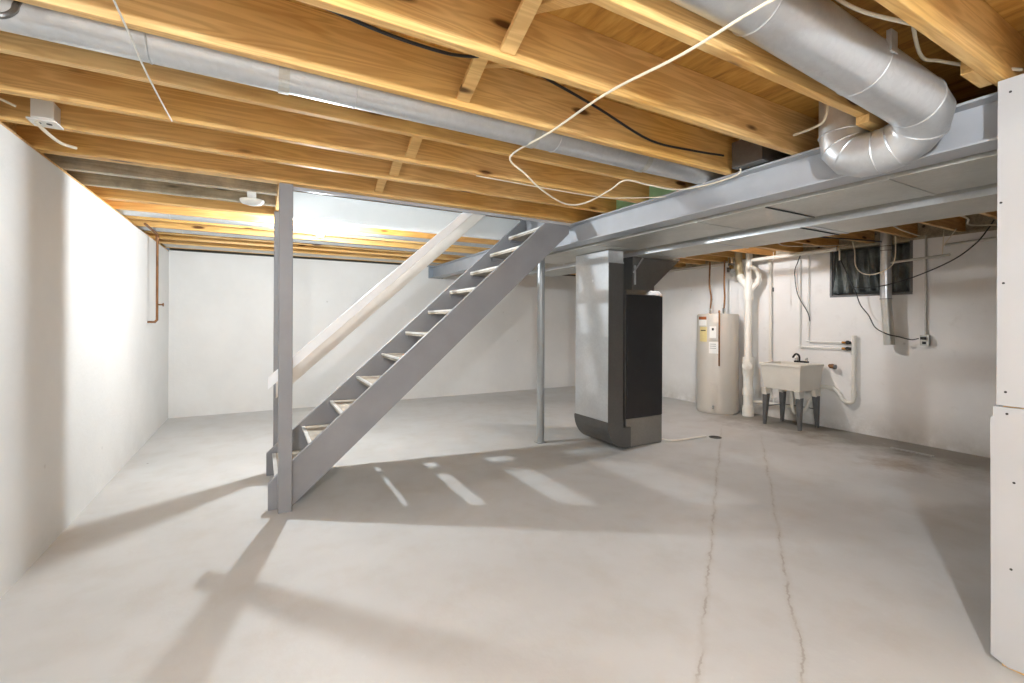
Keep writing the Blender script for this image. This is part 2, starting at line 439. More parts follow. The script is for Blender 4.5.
for y, lab in [(5.20, 'pine joist just beyond the lit bare bulb'), (5.61, 'pine joist on the far side of the first grey bay duct'), (6.02, 'pine joist between the two grey bay ducts'),
               (6.43, 'pine joist on the far side of the second grey bay duct'), (6.84, 'second pine joist from the back wall of three'), (7.25, 'next to last pine joist before the back wall'), (7.62, 'last pine joist before the back wall')]:
    joist(y, XL-.10, XR+.12, lab)

# cross bridging between joists
BG = 'wooden cross bridging between the joists'
def strut(x, ya, za, yb, zb, lab):
    o = obj('bridging_strut', MB().bar((x, ya, za), (x, yb, zb), .062, .019, up=(0, .4, 1)), M['pine_strut'], bevel=.002)
    tag(o, lab, 'strut', BG)
bays = [(.26,.637,'over the near wall stub'),(1.10,1.492,'nearest, in the bay before the knotty joist'),(1.53,1.916,'between the knotty joist and long duct'),
        (2.36,2.738,'in the bay just beyond the long duct'),(2.776,3.134,'in the second bay beyond the long duct'),(3.172,3.582,'in the bay before the stair header')]
for ya, yb, w in bays:
    strut(.80, ya, 2.545, yb, 2.36, 'bridging strut falling away from view, '+w)
    strut(.885, ya, 2.36, yb, 2.545, 'bridging strut rising away from view, '+w)
for x in (-.9,):
    pass

# ------------------------------------------------------------------ steel beam
bm_ = thing('steel_beam', (2.77, 4.0, 2.13), 'long grey painted steel I-beam running over the steel column', 'beam')
Y0, Y1 = .655, 7.95
dx = lambda y: .0   # beam axis
obj('bottom_flange', MB().box(2.69, Y0, 2.13, 2.85, Y1, 2.142), M['steel_paint'], bm_, bevel=.002)
obj('top_flange', MB().box(2.69, Y0, 2.316, 2.85, Y1, 2.328), M['steel_paint'], bm_, bevel=.002)
obj('web', MB().box(2.765, Y0, 2.141, 2.775, Y1, 2.317), M['steel_paint'], bm_)
# column under the beam
co = thing('steel_column', (2.77, 4.33, 0), 'slim round grey steel column standing under the beam right of the stairs', 'column')
obj('shaft', MB().cyl((2.77, 4.33, .008), (2.77, 4.33, 2.118), .042, 28), M['post_steel'], co)
obj('base_plate', MB().box(2.72, 4.28, 0, 2.82, 4.38, .008), M['post_steel'], co)
obj('cap_plate', MB().box(2.70, 4.25, 2.118, 2.84, 4.41, 2.13), M['post_steel'], co)
obj('screw_collar', MB().cyl((2.77, 4.33, 1.86), (2.77, 4.33, 1.93), .045, 28), M['post_steel'], co)

# ------------------------------------------------------------------ near wall stub
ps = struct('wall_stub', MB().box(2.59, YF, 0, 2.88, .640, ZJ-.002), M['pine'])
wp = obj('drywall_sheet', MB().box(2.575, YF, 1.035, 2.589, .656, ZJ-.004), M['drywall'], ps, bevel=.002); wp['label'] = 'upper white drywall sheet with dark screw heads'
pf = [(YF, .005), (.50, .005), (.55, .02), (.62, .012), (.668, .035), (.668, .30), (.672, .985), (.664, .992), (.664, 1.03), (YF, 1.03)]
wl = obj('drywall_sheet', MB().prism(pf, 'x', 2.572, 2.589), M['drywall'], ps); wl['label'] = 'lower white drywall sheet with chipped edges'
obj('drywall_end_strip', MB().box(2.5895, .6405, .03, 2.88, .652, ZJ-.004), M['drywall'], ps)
def screw(y, z, par): obj('screw', MB().lathe([(.0045, -.0015), (.0045, 0)], (2.5752 if par is wp else 2.5722, y, z), 10, 'x'), M['ink'], par)
for y, z in [(.575, 2.27), (.60, 1.84), (.585, 1.09), (.592, 1.52), (.2, 1.08), (.2, 2.27)]: screw(y+.045, z, wp)
for y, z in [(.585, 1.005), (.565, .74), (.572, .40), (.2, 1.0), (.2, .6), (.2,.2)]: screw(y+.04, z, wl)

# ------------------------------------------------------------------ stairs
stair = thing('staircase', (1.4, 4.12, 0), 'open grey painted wooden staircase with white nosed treads rising to the beam', 'staircase')
def stringer(y0, y1):
    zt = lambda x: .142+.902*x; zb = lambda x: -.190+.902*x
    pts = [(.058, 0), (.2106, 0), (2.683, zb(2.683)), (2.683, 2.54), ((2.54-.142)/.902, 2.54), (.058, zt(.058))]
    # keep below the flange where it meets the beam
    return MB().prism(pts, 'y', y0, y1)
obj('stringer', stringer(3.685, 3.723), M['greywood'], stair, bevel=.002)
obj('stringer', stringer(4.522, 4.560), M['greywood'], stair, bevel=.002)
for n in range(12):
    x = .108+.2345*n; z = .197+.2113*n
    if x+.13 > 2.68: break
    x2 = min(x+.245, 2.680)
    tr = obj('tread', MB().box(x, 3.7235, z-.036, x2, 4.5215, z-.003), M['tread'], stair, bevel=.004)
    obj('nosing', MB().box(x-.006, 3.735, z-.016, x+.022, 4.505, z+.001), M['nosing'], tr, bevel=.003)
    # short cleats carrying the tread
    obj('cleat', MB().box(x+.02, 3.7235, z-.066, x2-.015, 3.745, z-.0365), M['greywood'], stair)
    obj('cleat', MB().box(x+.02, 4.500, z-.066, x2-.015, 4.5215, z-.0365), M['greywood'], stair)

obj('hanger_board', MB().box(2.6835, 3.69, 2.335, 2.705, 4.56, 2.60), M['greywood'], stair)
tag(obj('stair_post', MB().box(.119, 3.595, 0, .208, 3.684, ZJ-.001), M['greywood'], bevel=.004), 'tall grey wooden post at the near foot of the stairs, floor to joists', 'post', 'grey posts at the foot of the stairs')
tag(obj('stair_post', MB().box(.112, 4.561, 0, .201, 4.650, ZJ-.001), M['greywood'], bevel=.004), 'grey wooden post behind the far stringer at the foot of the stairs', 'post', 'grey posts at the foot of the stairs')
def rail(y0, y1, x0, x1, a, h):
    return MB().prism([(x0, a+.908*x0), (x1, a+.908*x1), (x1, a+h+.908*x1), (x0, a+h+.908*x0)], 'y', y0, y1)
tag(obj('handrail', rail(3.685, 3.715, .055, 1.95, .815, .086), M['rail'], bevel=.003), 'white board handrail fixed to the near post, slanting up over the stairs', 'handrail')
tag(obj('handrail', rail(4.528, 4.558, .13, 2.35, .552, .190), M['rail_pink'], bevel=.003), 'wider off-white board handrail on the far side of the stairs', 'handrail')

# ------------------------------------------------------------------ lamps
def bulb(x, y, z, r, mat, label, ztop):
    t = thing('ceiling_lamp', (x, y, ztop), label, 'lamp')
    obj('lamp_holder', MB().lathe([(.055, 0), (.055, -.012), (.04, -.03), (.024, -.034)], (x, y, ztop), 28), M['white'], t)
    bb = obj('bulb', MB().sphere((x, y, z), r, 20, 12), M[mat], t)
    obj('screw_cap', MB().cyl((x, y, ztop-.034), (x, y, z+r*.9), .014, 16), M['chrome'], t)
    return t
bulb(.52, 4.87, 2.222, .034, 'bulb_far', 'lit bare bulb in a white holder beyond the stairs', ZJ)
obj_board = obj('mounting_board', MB().box(.45, 4.8205, ZJ-.0, .59, 4.94, ZJ+.018), M['pine_strut']); tag(obj_board, 'small pine board carrying the lit bulb holder', 'board')
bulb(-.30, -.75, 2.18, .055, 'bulb_near', 'lit round globe lamp on the ceiling behind the camera', ZJ)
tag(obj('mounting_board', MB().box(-.4, -.97, ZJ, -.2, -.398, ZJ+.018), M['pine_strut']), 'pine board spanning two joists above the globe lamp', 'board')
bulb(4.75, 3.79, 2.41, .028, 'bulb_side', 'lit pull-cord bulb between the joists beyond the trunk ducts, near the sink', 2.49)
tag(obj('mounting_board', MB().box(4.65, 3.6605, 2.49, 4.85, 3.9615, 2.508), M['pine_strut']), 'pine board between two joists carrying the bulb near the sink', 'board')
# unlit lamp holder left of the stair post
lh = thing('lamp_holder', (-.055, 4.19, 2.31), 'white round ceiling lamp holder without bulb left of the stair post', 'lamp holder')
obj('base', MB().lathe([(.085, 0), (.085, -.012), (.07, -.03), (.035, -.04)], (-.055, 4.19, 2.318), 32), M['white'], lh)
obj('bracket', MB().box(-.085, 3.96, 2.318, -.025, 4.39, 2.3295), M['white'], lh)

# junction box with cables
jb = thing('junction_box', (-.93, 3.03, 2.30), 'white junction box on the third joist near the left wall', 'junction box')
obj('box', MB().box(-.968, 3.04, 2.333, -.884, 3.1335, 2.425), M['white'], jb, bevel=.004)
obj('cover_flange', MB().box(-.98, 3.03, 2.320, -.872, 3.132, 2.3295), M['white'], jb, bevel=.002)
for x in (-.948, -.908): obj('knockout', MB().lathe([(.011, -.002), (.011, 0)], (x, 3.07, 2.320), 16), M['ink'], jb)
def cable(name, pts, r, mat, label, cat='cable', group=None, n=6):
    return tag(obj(name, MB().tube(spline(pts, n), r, 8), M[mat]), label, cat, group)
cable('electrical_cable', [(-.95, 3.05, 2.316), (-.93, 3.10, 2.29), (-.90, 3.19, 2.27), (-.86, 3.26, 2.275)], .008, 'cable_white', 'short white cable hanging out of the junction box')
cable('electrical_cable', [(-1.19, 2.90, 2.47), (-1.1, 2.98, 2.40), (-1.02, 3.05, 2.375)], .006, 'cable_white', 'white cable entering the left side of the junction box')

# ------------------------------------------------------------------ ducts
def seams(par, pts, R, mat='galv', r=.0035, w=1.0):
    for c, d in pts: obj('seam', MB().ring(c, d, R, r), M[mat], par)
ld = thing('round_duct', (.9, 2.145, 2.35), 'long straight round metal duct running between two joists to the beam', 'duct')
yc, zc, R = 2.138, 2.408, .087
obj('pipe', MB().cyl((XL-.08, yc, zc), (2.95, yc, zc), R, 40), M['galv'], ld)
seams(ld, [((x, yc, zc), (1,0,0)) for x in (-.36, .37, 1.45, 2.12)], R)
for x in (.085, 1.30, 2.12):
    pts = [(yc-.19, zc+.11)]
    s_ = MB()
    arc = [(yc+(R+.003)*math.sin(a), zc-(R+.003)*math.cos(a)) for a in [(-PI/2)+i*PI/16 for i in range(17)]]
    path = [(yc-R-.002, ZS)]+arc+[(yc+R+.002, ZS)]
    for p, q in zip(path, path[1:]):
        s_.hexa([(x-.02, p[0], p[1]), (x+.02, p[0], p[1]), (x+.02, q[0], q[1]), (x-.02, q[0], q[1])],
                [(x-.02, p[0]+.001, p[1]-.002), (x+.02, p[0]+.001, p[1]-.002), (x+.02, q[0]+.001, q[1]-.002), (x-.02, q[0]+.001, q[1]-.002)])
    obj('hanger_strap', s_, M['galv_dull'], ld)

bd = thing('round_duct', (2.3, .9, 2.06), 'large shiny round metal duct with elbows bending under the joists at upper right', 'duct')
R = .104
main = [(.2, .953, 2.455), (1.474, .953, 2.452), (2.42, .862, 2.292)]
obj('pipe', MB().tube(main, R, 44), M['galv'], bd)
elb = [(2.42, .862, 2.292), (2.50, .865, 2.268), (2.548, .890, 2.238), (2.572, .935, 2.205), (2.576, .985, 2.182), (2.576, 1.05, 2.172), (2.576, 1.11, 2.176), (2.576, 1.165, 2.20), (2.576, 1.198, 2.245), (2.576, 1.208, 2.31), (2.576, 1.208, 2.56)]
obj('elbow', MB().tube(elb, R*.985, 36, smooth=True), M['galv'], bd)
for i in (0, 2, 4, 5, 7, 8, 9):
    a = Vector(elb[i-1] if i else main[1]); c = Vector(elb[i+1])
    obj('seam', MB().ring(elb[i], (c-a), R*.99, .004, 36), M['galv'], bd)
obj('seam', MB().ring((1.474, .953, 2.452), (1,-.05,-.08), R+.001, .004, 36), M['galv'], bd)
obj('seam', MB().ring((2.05, .898, 2.355), (.98,-.09,-.17), R+.001, .002, 36), M['galv'], bd)
obj('latch_tab', MB().box(2.02, .79, 2.36, 2.07, .806, 2.44), M['galv'], bd)

td = thing('supply_trunk_duct', (3.19, 2.5, 2.13), 'wide rectangular sheet metal trunk duct right beside the steel beam', 'duct')
obj('body', MB().box(2.895, -1.0, 2.118, 3.475, 4.98, 2.322), M['galv_dull'], td, bevel=.003)
for y in (1.15, 2.35, 3.55): obj('joint_flange', MB().box(2.89, y-.012, 2.114, 3.48, y+.012, 2.322), M['galv_dull'], td)
rd = thing('return_trunk_duct', (3.85, 2.9, 2.08), 'second rectangular metal trunk duct, lower and right of the first', 'duct')
obj('body', MB().box(3.56, -1.0, 2.08, 4.12, 6.1, 2.29), M['galv_dull'], rd, bevel=.003)
for y in (.75, 1.9, 2.75, 3.5, 5.0): obj('joint_flange', MB().box(3.555, y-.012, 2.076, 4.125, y+.012, 2.29), M['galv'], rd)
tag(obj('corner_strip', MB().box(3.545, .2, 2.074, 3.5545, 5.9, 2.112), M['galv']), 'bright galvanised edging strip along the lower trunk duct', 'metal strip')
tag(obj('duct_support_rod', MB().bar((2.90, 1.81, 2.1145), (3.47, 1.81, 2.1145), .012, .006), M['dark']), 'thin dark rod crossing under the trunk duct beside the beam', 'rod')
tag(obj('duct_support_rod', MB().bar((3.57, 1.96, 2.0765), (4.12, 1.96, 2.0765), .012, .006), M['dark']), 'thin dark rod crossing under the lower right trunk duct', 'rod')
# branch boot over the beam
tag(obj('branch_duct', MB().box(2.62, 1.66, 2.335, 3.1, 1.86, 2.50), M['galv_dark'], bevel=.002), 'short rectangular branch duct in the joist bay over the beam', 'duct')
tag(obj('joist_block', MB().box(2.46, 1.045, 2.292, 2.68, 1.10, 2.3295), M['pine_strut'], bevel=.002), 'small pine block under the joist end beside the elbowed duct', 'block')
tag(obj('joist_block', MB().box(2.40, .675, 2.331, 2.60, .715, 2.385), M['pine_strut'], bevel=.002), 'small pine block against the joist above the drywall corner', 'block')
GG = 'green boards closing the joist bays over the beam'
tag(obj('bay_board', MB().box(2.80, 2.362, 2.332, 2.815, 2.736, 2.56), M['green']), 'green board closing the joist bay over the beam, nearer one', 'board', GG)
tag(obj('bay_board', MB().box(2.80, 2.778, 2.332, 2.815, 3.132, 2.56), M['green']), 'green board closing the joist bay over the beam, farther one', 'board', GG)
# ducts in the far bays
for y, lab, z in ((5.40, 'grey round duct in the first joist bay beyond the lit bulb', 2.40), (6.22, 'grey round duct in the third joist bay beyond the lit bulb', 2.40)):
    t = thing('bay_duct', (.8, y, 2.33), lab, 'duct', 'grey ducts in the far joist bays')
    obj('pipe', MB().cyl((XL-.08, y, z), (2.95, y, z), .076, 24), M['galv'], t)
    for x in (-.75, .6): obj('seam', MB().ring((x, y, z), (1,0,0), .076, .005), M['galv'], t)
tag(obj('metal_sheet', MB().box(XL, 7.2505, 2.335, 2.68, 7.5815, 2.35), M['galv_dull']), 'grey sheet metal panel in the last bay before the back wall', 'panel')

# ------------------------------------------------------------------ furnace
fu = thing('furnace', (3.76, 4.0, 0), 'tall narrow furnace with black front panel and grey base, under the ducts', 'furnace')
FY = 3.70
obj('cabinet', MB().box(3.45, FY+.004, .0, 3.995, 4.40, 1.66), M['galv_dark'], fu, bevel=.004)
obj('front_panel', MB().box(3.455, FY-.012, .315, 3.99, FY+.004, 1.655), M['black_panel'], fu, bevel=.005)
obj('base_panel', MB().box(3.455, FY-.008, .01, 3.99, FY+.004, .312), M['galv_mid'], fu, bevel=.003)
obj('top_flange', MB().hexa([(3.45,FY-.01,1.66),(4.0,FY-.01,1.66),(4.0,4.41,1.66),(3.45,4.41,1.66)], [(3.47,FY+.02,1.71),(3.96,FY+.02,1.71),(3.96,4.38,1.71),(3.47,4.38,1.71)]), M['galv_dark'], fu)
pl = thing('plenum_duct', (3.75, 4.0, 1.71), 'sheet metal plenum flaring from the furnace top into the lower trunk duct', 'duct')
obj('collar', MB().box(3.57, FY+.03, 1.711, 3.90, 4.36, 1.765), M['galv_dark'], pl)
obj('flared_body', MB().hexa([(3.57,FY+.03,1.765),(3.90,FY+.03,1.765),(3.90,4.36,1.765),(3.57,4.36,1.765)], [(3.57,FY+.03,2.075),(4.30,FY+.03,2.075),(4.30,4.36,2.075),(3.57,4.36,2.075)]), M['galv_dark'], pl)
obj('take_off', MB().box(4.125, FY+.03, 2.08, 4.31, 4.36, 2.28), M['galv_dull'], pl)
obj('standing_seam', MB().bar((3.58, FY+.024, 1.90), (3.72, FY+.024, 2.07), .012, .012), M['galv'], pl)
obj('corner_seam', MB().box(3.60, FY+.018, 1.77, 3.612, FY+.03, 1.98), M['galv'], pl)
rt = thing('return_drop_duct', (3.28, 3.95, 0), 'flat vertical return duct with rounded foot left of the furnace', 'duct')
DX0, DX1, DY0, DY1 = 3.18, 3.388, 3.675, 4.235
obj('shaft', MB().box(DX0, DY0, .30, DX1, DY1, 2.112), M['galv'], rt, bevel=.003)
arc = [(DX0-.006+.27*(1-math.cos(a)), .30-.288*math.sin(a)) for a in [i*PI/2/12 for i in range(13)]]
obj('curved_foot', MB().prism(arc+[(3.447, .012), (3.447, .232), (3.39, .232), (3.39, .30)], 'y', DY0-.008, DY1+.008, True), M['galv_dark'], rt)
obj('foot_flange', MB().box(3.447, DY0-.008, .012, 3.497, FY-.0125, .232), M['galv_dark'], rt)
obj('collar', MB().box(DX0-.004, DY0-.004, 1.98, DX1+.004, DY1+.004, 1.995), M['galv'], rt)
obj('collar', MB().box(DX0-.004, DY0-.004, .296, DX1+.004, DY1+.004, .31), M['galv_dark'], rt)
obj('shaded_edge_face', MB().box(DX0+.004, DY0-.005, .31, DX1-.002, DY0, 1.98), M['galv_dark'], rt)  # shade on the shaft's narrow side, put into the colour as a darker sheet
obj('latch', MB().box(DX0-.010, 3.92, 1.80, DX0, 4.0, 1.812), M['galv'], rt)
# drain line on the floor beside the furnace
tag(obj('condensate_line', MB().tube(spline([(4.0, 3.72, .03), (4.15, 3.64, .015), (4.5, 3.62, .012), (4.62, 3.60, .012)]), .011, 10), M['white_pvc']), 'white condensate tube lying on the floor right of the furnace', 'pipe')
tag(obj('floor_drain', MB().lathe([(.07, 0), (.07, .004), (.055, .005), (.05, .002)], (4.72, 3.55, 0), 24), M['dark']), 'small dark floor drain at the end of the condensate tube', 'drain')

# ------------------------------------------------------------------ water heater
cx, cy, r = 6.12, 4.57, .295
wh = thing('water_heater', (cx, cy, 0), 'tall grey cylindrical water heater with stickers in the right rear corner', 'water heater')
obj('tank', MB().lathe([(r-.02, .0), (r-.02, .03), (r, .032), (r, 1.46), (r-.012, 1.485), (.05, 1.495)], (cx, cy, 0), 56), M['heater'], wh)
def on_tank(az, z0, z1, wdeg, name, mat, d=.004, par=wh):
    n = 6; mb = MB(); a0 = az-wdeg/2
    vs = []
    for k in range(n+1):
        a = math.radians(a0+wdeg*k/n)
        for z in (z0, z1):
            for rr in (r+.0005, r+d): vs.append((cx+rr*math.cos(a), cy+rr*math.sin(a), z))
    fs = []
    for k in range(n):
        o = k*4; p = o+4
        fs += [(o, p, p+1, o+1), (o+2, o+3, p+3, p+2), (o+1, p+1, p+3, o+3), (o, o+2, p+2, p)]
    fs += [(0,1,3,2), (n*4, n*4+2, n*4+3, n*4+1)]
    mb.add(vs, fs, True); return obj(name, mb, M[mat], par)
# azimuth of the camera from the tank
AZ = math.degrees(math.atan2(-cy, -cx))
on_tank(AZ-46, 1.40, 1.445, 30, 'sticker_header', 'label_brown'); on_tank(AZ-46, 1.31, 1.398, 30, 'sticker', 'label_white')
en = on_tank(AZ-42, 1.07, 1.29, 26, 'energy_label', 'label_yellow'); on_tank(AZ-42, 1.23, 1.245, 18, 'print', 'ink', .0055, en)
pn = on_tank(AZ-12, 1.10, 1.36, 24, 'upper_access_panel', 'heater', .014)
st = on_tank(AZ-12, 1.13, 1.30, 17, 'sticker', 'label_white', .0165); on_tank(AZ-12, 1.24, 1.275, 5, 'print', 'ink', .018, st)
st = on_tank(AZ-10, .90, 1.07, 26, 'sticker', 'label_white', .005)
for k in range(3): on_tank(AZ-12, 1.035-.03*k, 1.041-.03*k, 16, 'print', 'ink', .006, st)
on_tank(AZ-10, .20, .46, 18, 'lower_access_panel', 'heater', .014)
a = math.radians(AZ-10); dv = Vector((math.cos(a), math.sin(a), 0)); c0 = Vector((cx, cy, .12))
obj('drain_valve', MB().cyl(c0+dv*r, c0+dv*(r+.05), .016, 14).cyl(c0+dv*(r+.05)+Vector((0,0,.02)), c0+dv*(r+.05)+Vector((0,0,-.03)), .014, 12), M['chrome'], wh)
a = math.radians(AZ+4); dv = Vector((math.cos(a), math.sin(a), 0)); c0 = Vector((cx, cy, 0))+dv*(r+.02)
obj('relief_pipe', MB().tube([Vector((cx, cy, 1.50))+dv*(r-.06), Vector((cx, cy, 1.53))+dv*(r-.03), c0+Vector((0,0,1.525)), c0+Vector((0,0,.72))], .011, 12), M['copper'], wh)
FG = 'flexible copper supply lines of the water heater'
def flex(x, y, x2, y2, lab):
    t = thing('supply_line', (x, y, 1.49), lab, 'pipe', FG)
    obj('hose', MB().tube(spline([(x, y, 1.56), (x+.01, y-.005, 1.75), (x2-.01, y2, 1.95), (x2, y2, 2.30)]), .0125, 12), M['copper'], t)
    obj('nut', MB().cyl((x, y, 1.492), (x, y, 1.575), .02, 8), M['chrome'], t)
flex(6.12, 4.70, 6.12, 4.71, 'left copper supply line rising from the water heater top')
flex(6.17, 4.50, 6.17, 4.49, 'right copper supply line rising from the water heater top')

# ------------------------------------------------------------------ plumbing by the heater
sp = thing('drain_stack', (6.24, 4.15, 0), 'thick white plastic drain stack standing between water heater and sink', 'pipe')
px, py = 6.24, 4.15
obj('lower_pipe', MB().lathe([(.078, 0), (.078, .15), (.064, .152), (.064, .30), (.078, .302), (.078, .40), (.066, .402), (.066, .62)], (px, py, 0), 28), M['white_pvc'], sp)
co_ = obj('cleanout_tee', MB().cyl((px, py, .60), (px, py, .86), .078, 28).cyl((px, py, .74), (px-.11, py-.06, .74), .055, 24), M['white_pvc'], sp)
obj('cleanout_plug', MB().cyl((px-.108, py-.058, .74), (px-.135, py-.074, .74), .065, 24).cyl((px-.135, py-.074, .74), (px-.155, py-.085, .74), .022, 4), M['white_pvc'], co_)
obj('upper_pipe', MB().cyl((px, py, .86), (px, py, 1.72), .050, 28), M['white_pvc'], sp)
obj('wye', MB().cyl((px, py, 1.68), (px, py, 1.98), .062, 28).tube([(px, py, 1.86), (px-.02, py+.10, 2.0), (px-.02, py+.12, 2.06)], .052, 20).tube([(px, py, 1.80), (px+.05, py-.10, 1.93), (px+.05, py-.12, 1.99)], .04, 20), M['white_pvc'], sp)
obj('branch_pipe', MB().tube([(px-.02, py+.12, 2.05), (px-.02, py+.14, 2.12), (px-.02, py+.15, 2.42)], .05, 20), M['cream_pvc'], sp)
obj('vent_pipe', MB().cyl((px, py, 1.97), (px, py-.01, 2.5), .045, 20), M['white_pvc'], sp)
obj('side_branch', MB().tube([(px+.05, py-.12, 1.98), (px+.05, py-.13, 2.04), (px+.03, py-.10, 2.12), (px+.02, py-.04, 2.16)], .035, 16), M['white_pvc'], sp)
cable('white_wall_pipe', [(6.36, 4.11, 2.27), (6.42, 4.0, 2.265), (6.425, 3.955, 2.24), (6.43, 3.945, 2.15), (6.43, 3.94, 1.5), (6.43, 3.94, .25)], .022, 'white_pvc', 'thin white painted pipe on the wall right of the drain stack', 'pipe', n=4)
fp = thing('floor_level_pipe', (6.40, 3.95, .2), 'white pipe with small valve low on the wall between stack and sink', 'pipe')
obj('pipe', MB().tube([(6.32, 4.15, .20), (6.42, 4.02, .20), (6.42, 3.6, .20)], .022, 12), M['white_pvc'], fp)
obj('valve', MB().cyl((6.42, 3.88, .2), (6.42, 3.88, .29), .014, 12).box(6.40, 3.85, .285, 6.44, 3.91, .297), M['white'], fp)
# long white pipe under the ceiling
wp2 = thing('ceiling_pipe', (6.25, 3.7, 2.27), 'long white pipe running level under the ceiling toward the window', 'pipe')
obj('pipe', MB().cyl((6.25, 4.46, 2.262), (6.25, 2.99, 2.275), .026, 20), M['white_pvc'], wp2)
obj('end_drop', MB().tube([(6.25, 2.975, 2.275), (6.25, 2.965, 2.25), (6.25, 2.963, 2.13)], .009, 10), M['white_pvc'], wp2)
va = thing('dryer_damper', (6.1, 4.32, 2.15), 'shiny metal valve body hanging at the pipe end above the heater', 'valve')
obj('body', MB().tube([(6.1, 4.33, 2.32), (6.1, 4.33, 2.20), (6.06, 4.29, 2.15), (6.02, 4.25, 2.11)], .035, 18), M['chrome'], va)
obj('collar', MB().cyl((6.1, 4.33, 2.20), (6.1, 4.33, 2.23), .046, 18), M['galv_dark'], va)
obj('wheel', MB().cyl((6.0, 4.33, 2.13), (6.02, 4.30, 2.13), .035, 16), M['dark'], va)

# ------------------------------------------------------------------ laundry sink
sk = thing('utility_sink', (6.15, 3.48, 0), 'white plastic laundry tub on four grey legs against the right wall', 'sink')
X0, X1, Y0, Y1, ZT, ZBt = 5.88, 6.42, 3.215, 3.755, .825, .49
def ringq(x0, y0, x1, y1, z): return [(x0,y0,z),(x1,y0,z),(x1,y1,z),(x0,y1,z)]
tub = MB()
loops = [ringq(X0+.05, Y0+.04, X1-.03, Y1-.04, ZBt), ringq(X0+.012, Y0+.012, X1-.008, Y1-.012, ZT-.03), ringq(X0, Y0, X1, Y1, ZT-.03), ringq(X0, Y0, X1, Y1, ZT),
         ringq(X0+.03, Y0+.03, X1-.09, Y1-.03, ZT), ringq(X0+.07, Y0+.06, X1-.10, Y1-.06, ZBt+.02)]
vs = [p for l in loops for p in l]; fs = [(3,2,1,0), (20,21,22,23)]
for i in range(5): fs += [(i*4+k, i*4+(k+1) % 4, (i+1)*4+(k+1) % 4, (i+1)*4+k) for k in range(4)]
tub.add(vs, fs); obj('tub', tub, M['sink'], sk, bevel=.01)
for lx, ly, sx_, sy_ in ((5.955, 3.70, -1, 1), (6.33, 3.70, 1, 1), (5.955, 3.27, -1, -1), (6.33, 3.27, 1, -1)):
    sock = MB().prism([(-.045, .0), (.045, .0), (.07, .10), (-.07, .10)], 'y', -.03, .03)
    for v in sock.v: v += Vector((lx, ly, .40))
    obj('leg_socket', sock, M['sink'], sk, bevel=.008)
    a, b2 = .034, .018
    fx, fy = lx+.012*sx_, ly+.012*sy_
    obj('leg', MB().hexa([(fx-b2,fy-b2,0),(fx+b2,fy-b2,0),(fx+b2,fy+b2,0),(fx-b2,fy+b2,0)], [(lx-a,ly-a,.41),(lx+a,ly-a,.41),(lx+a,ly+a,.41),(lx-a,ly+a,.41)]), M['sink_leg'], sk, bevel=.004)
fa = obj('faucet', MB().box(6.345, 3.39, ZT, 6.395, 3.56, ZT+.022).tube(spline([(6.37, 3.50, ZT+.02), (6.36, 3.50, ZT+.09), (6.30, 3.51, ZT+.115), (6.24, 3.515, ZT+.07)]), .012, 12), M['dark'], sk)
for y in (3.41, 3.54): obj('handle', MB().cyl((6.37, y, ZT+.02), (6.37, y, ZT+.055), .017, 12).bar((6.37, y, ZT+.055), (6.33, y-.03, ZT+.065), .014, .01), M['chrome'], fa)
obj('drain_trap', MB().tube(spline([(6.16, 3.48, .49), (6.16, 3.48, .30), (6.18, 3.46, .19), (6.25, 3.42, .17), (6.30, 3.38, .22), (6.36, 3.34, .36), (6.44, 3.26, .42)], 5), .022, 14), M['white_pvc'], sk)
obj('shelf_rod', MB().cyl((5.96, 3.70, .24), (6.33, 3.70, .24), .006, 8).cyl((6.33, 3.27, .24), (6.33, 3.70, .24), .006, 8), M['sink_leg'], sk)
# trap to standpipe on the wall
t = thing('washer_standpipe', (6.43, 2.9, .40), 'white plastic standpipe with curved trap on the wall right of the sink', 'pipe')
obj('upright', MB().cyl((6.43, 2.882, .43), (6.43, 2.882, 1.205), .024, 20), M['white_pvc'], t)
obj('trap', MB().tube(spline([(6.43, 2.882, .45), (6.43, 2.89, .395), (6.43, 2.94, .365), (6.43, 3.0, .39), (6.43, 3.03, .44), (6.43, 3.08, .50), (6.43, 3.16, .525), (6.43, 3.45, .535)], 5), .026, 16), M['white_pvc'], t)
obj('coupling', MB().cyl((6.43, 2.882, .45), (6.43, 2.882, .52), .03, 20), M['white_pvc'], t)
obj('coupling', MB().cyl((6.43, 3.10, .515), (6.43, 3.15, .523), .032, 20), M['white_pvc'], t)
SG = 'washer supply lines on the sink wall'
for z, y0, lab in ((1.112, 3.43, 'upper level water line with brass valve on the wall above the sink'), (1.035, 3.54, 'lower level water line with brass valve on the wall above the sink')):
    t = thing('supply_pipe', (6.44, 3.2, z), lab, 'pipe', SG)
    obj('pipe', MB().tube([(6.445, y0, ZW-.02), (6.445, y0, z+.02), (6.44, y0-.02, z), (6.44, 3.00, z)], .008, 10), M['white'], t)
    obj('elbow_fitting', MB().cyl((6.44, y0-.04, z), (6.44, y0+.01, z), .013, 10), M['white'], t)
    v_ = obj('valve', MB().cyl((6.44, 3.02, z), (6.44, 2.95, z), .015, 12).cyl((6.44, 2.97, z), (6.40, 2.97, z), .012, 12), M['brass'], t)
    obj('valve_handle', MB().cyl((6.40, 2.935, z+.005), (6.385, 2.935, z+.005), .024, 14).cyl((6.44, 2.95, z), (6.44, 2.925, z), .018, 12), M['dark'], v_)
t = thing('hose_bib', (6.42, 3.13, .80), 'brown metal hose tap poking out behind the right end of the sink', 'tap')
obj('body', MB().cyl((6.47, 3.14, .81), (6.40, 3.14, .81), .022, 14).cyl((6.40, 3.14, .80), (6.40, 3.09, .80), .024, 14), M['copper'], t)
obj('knob', MB().cyl((6.40, 3.09, .80), (6.40, 3.07, .80), .03, 14), M['sink_leg'], t)

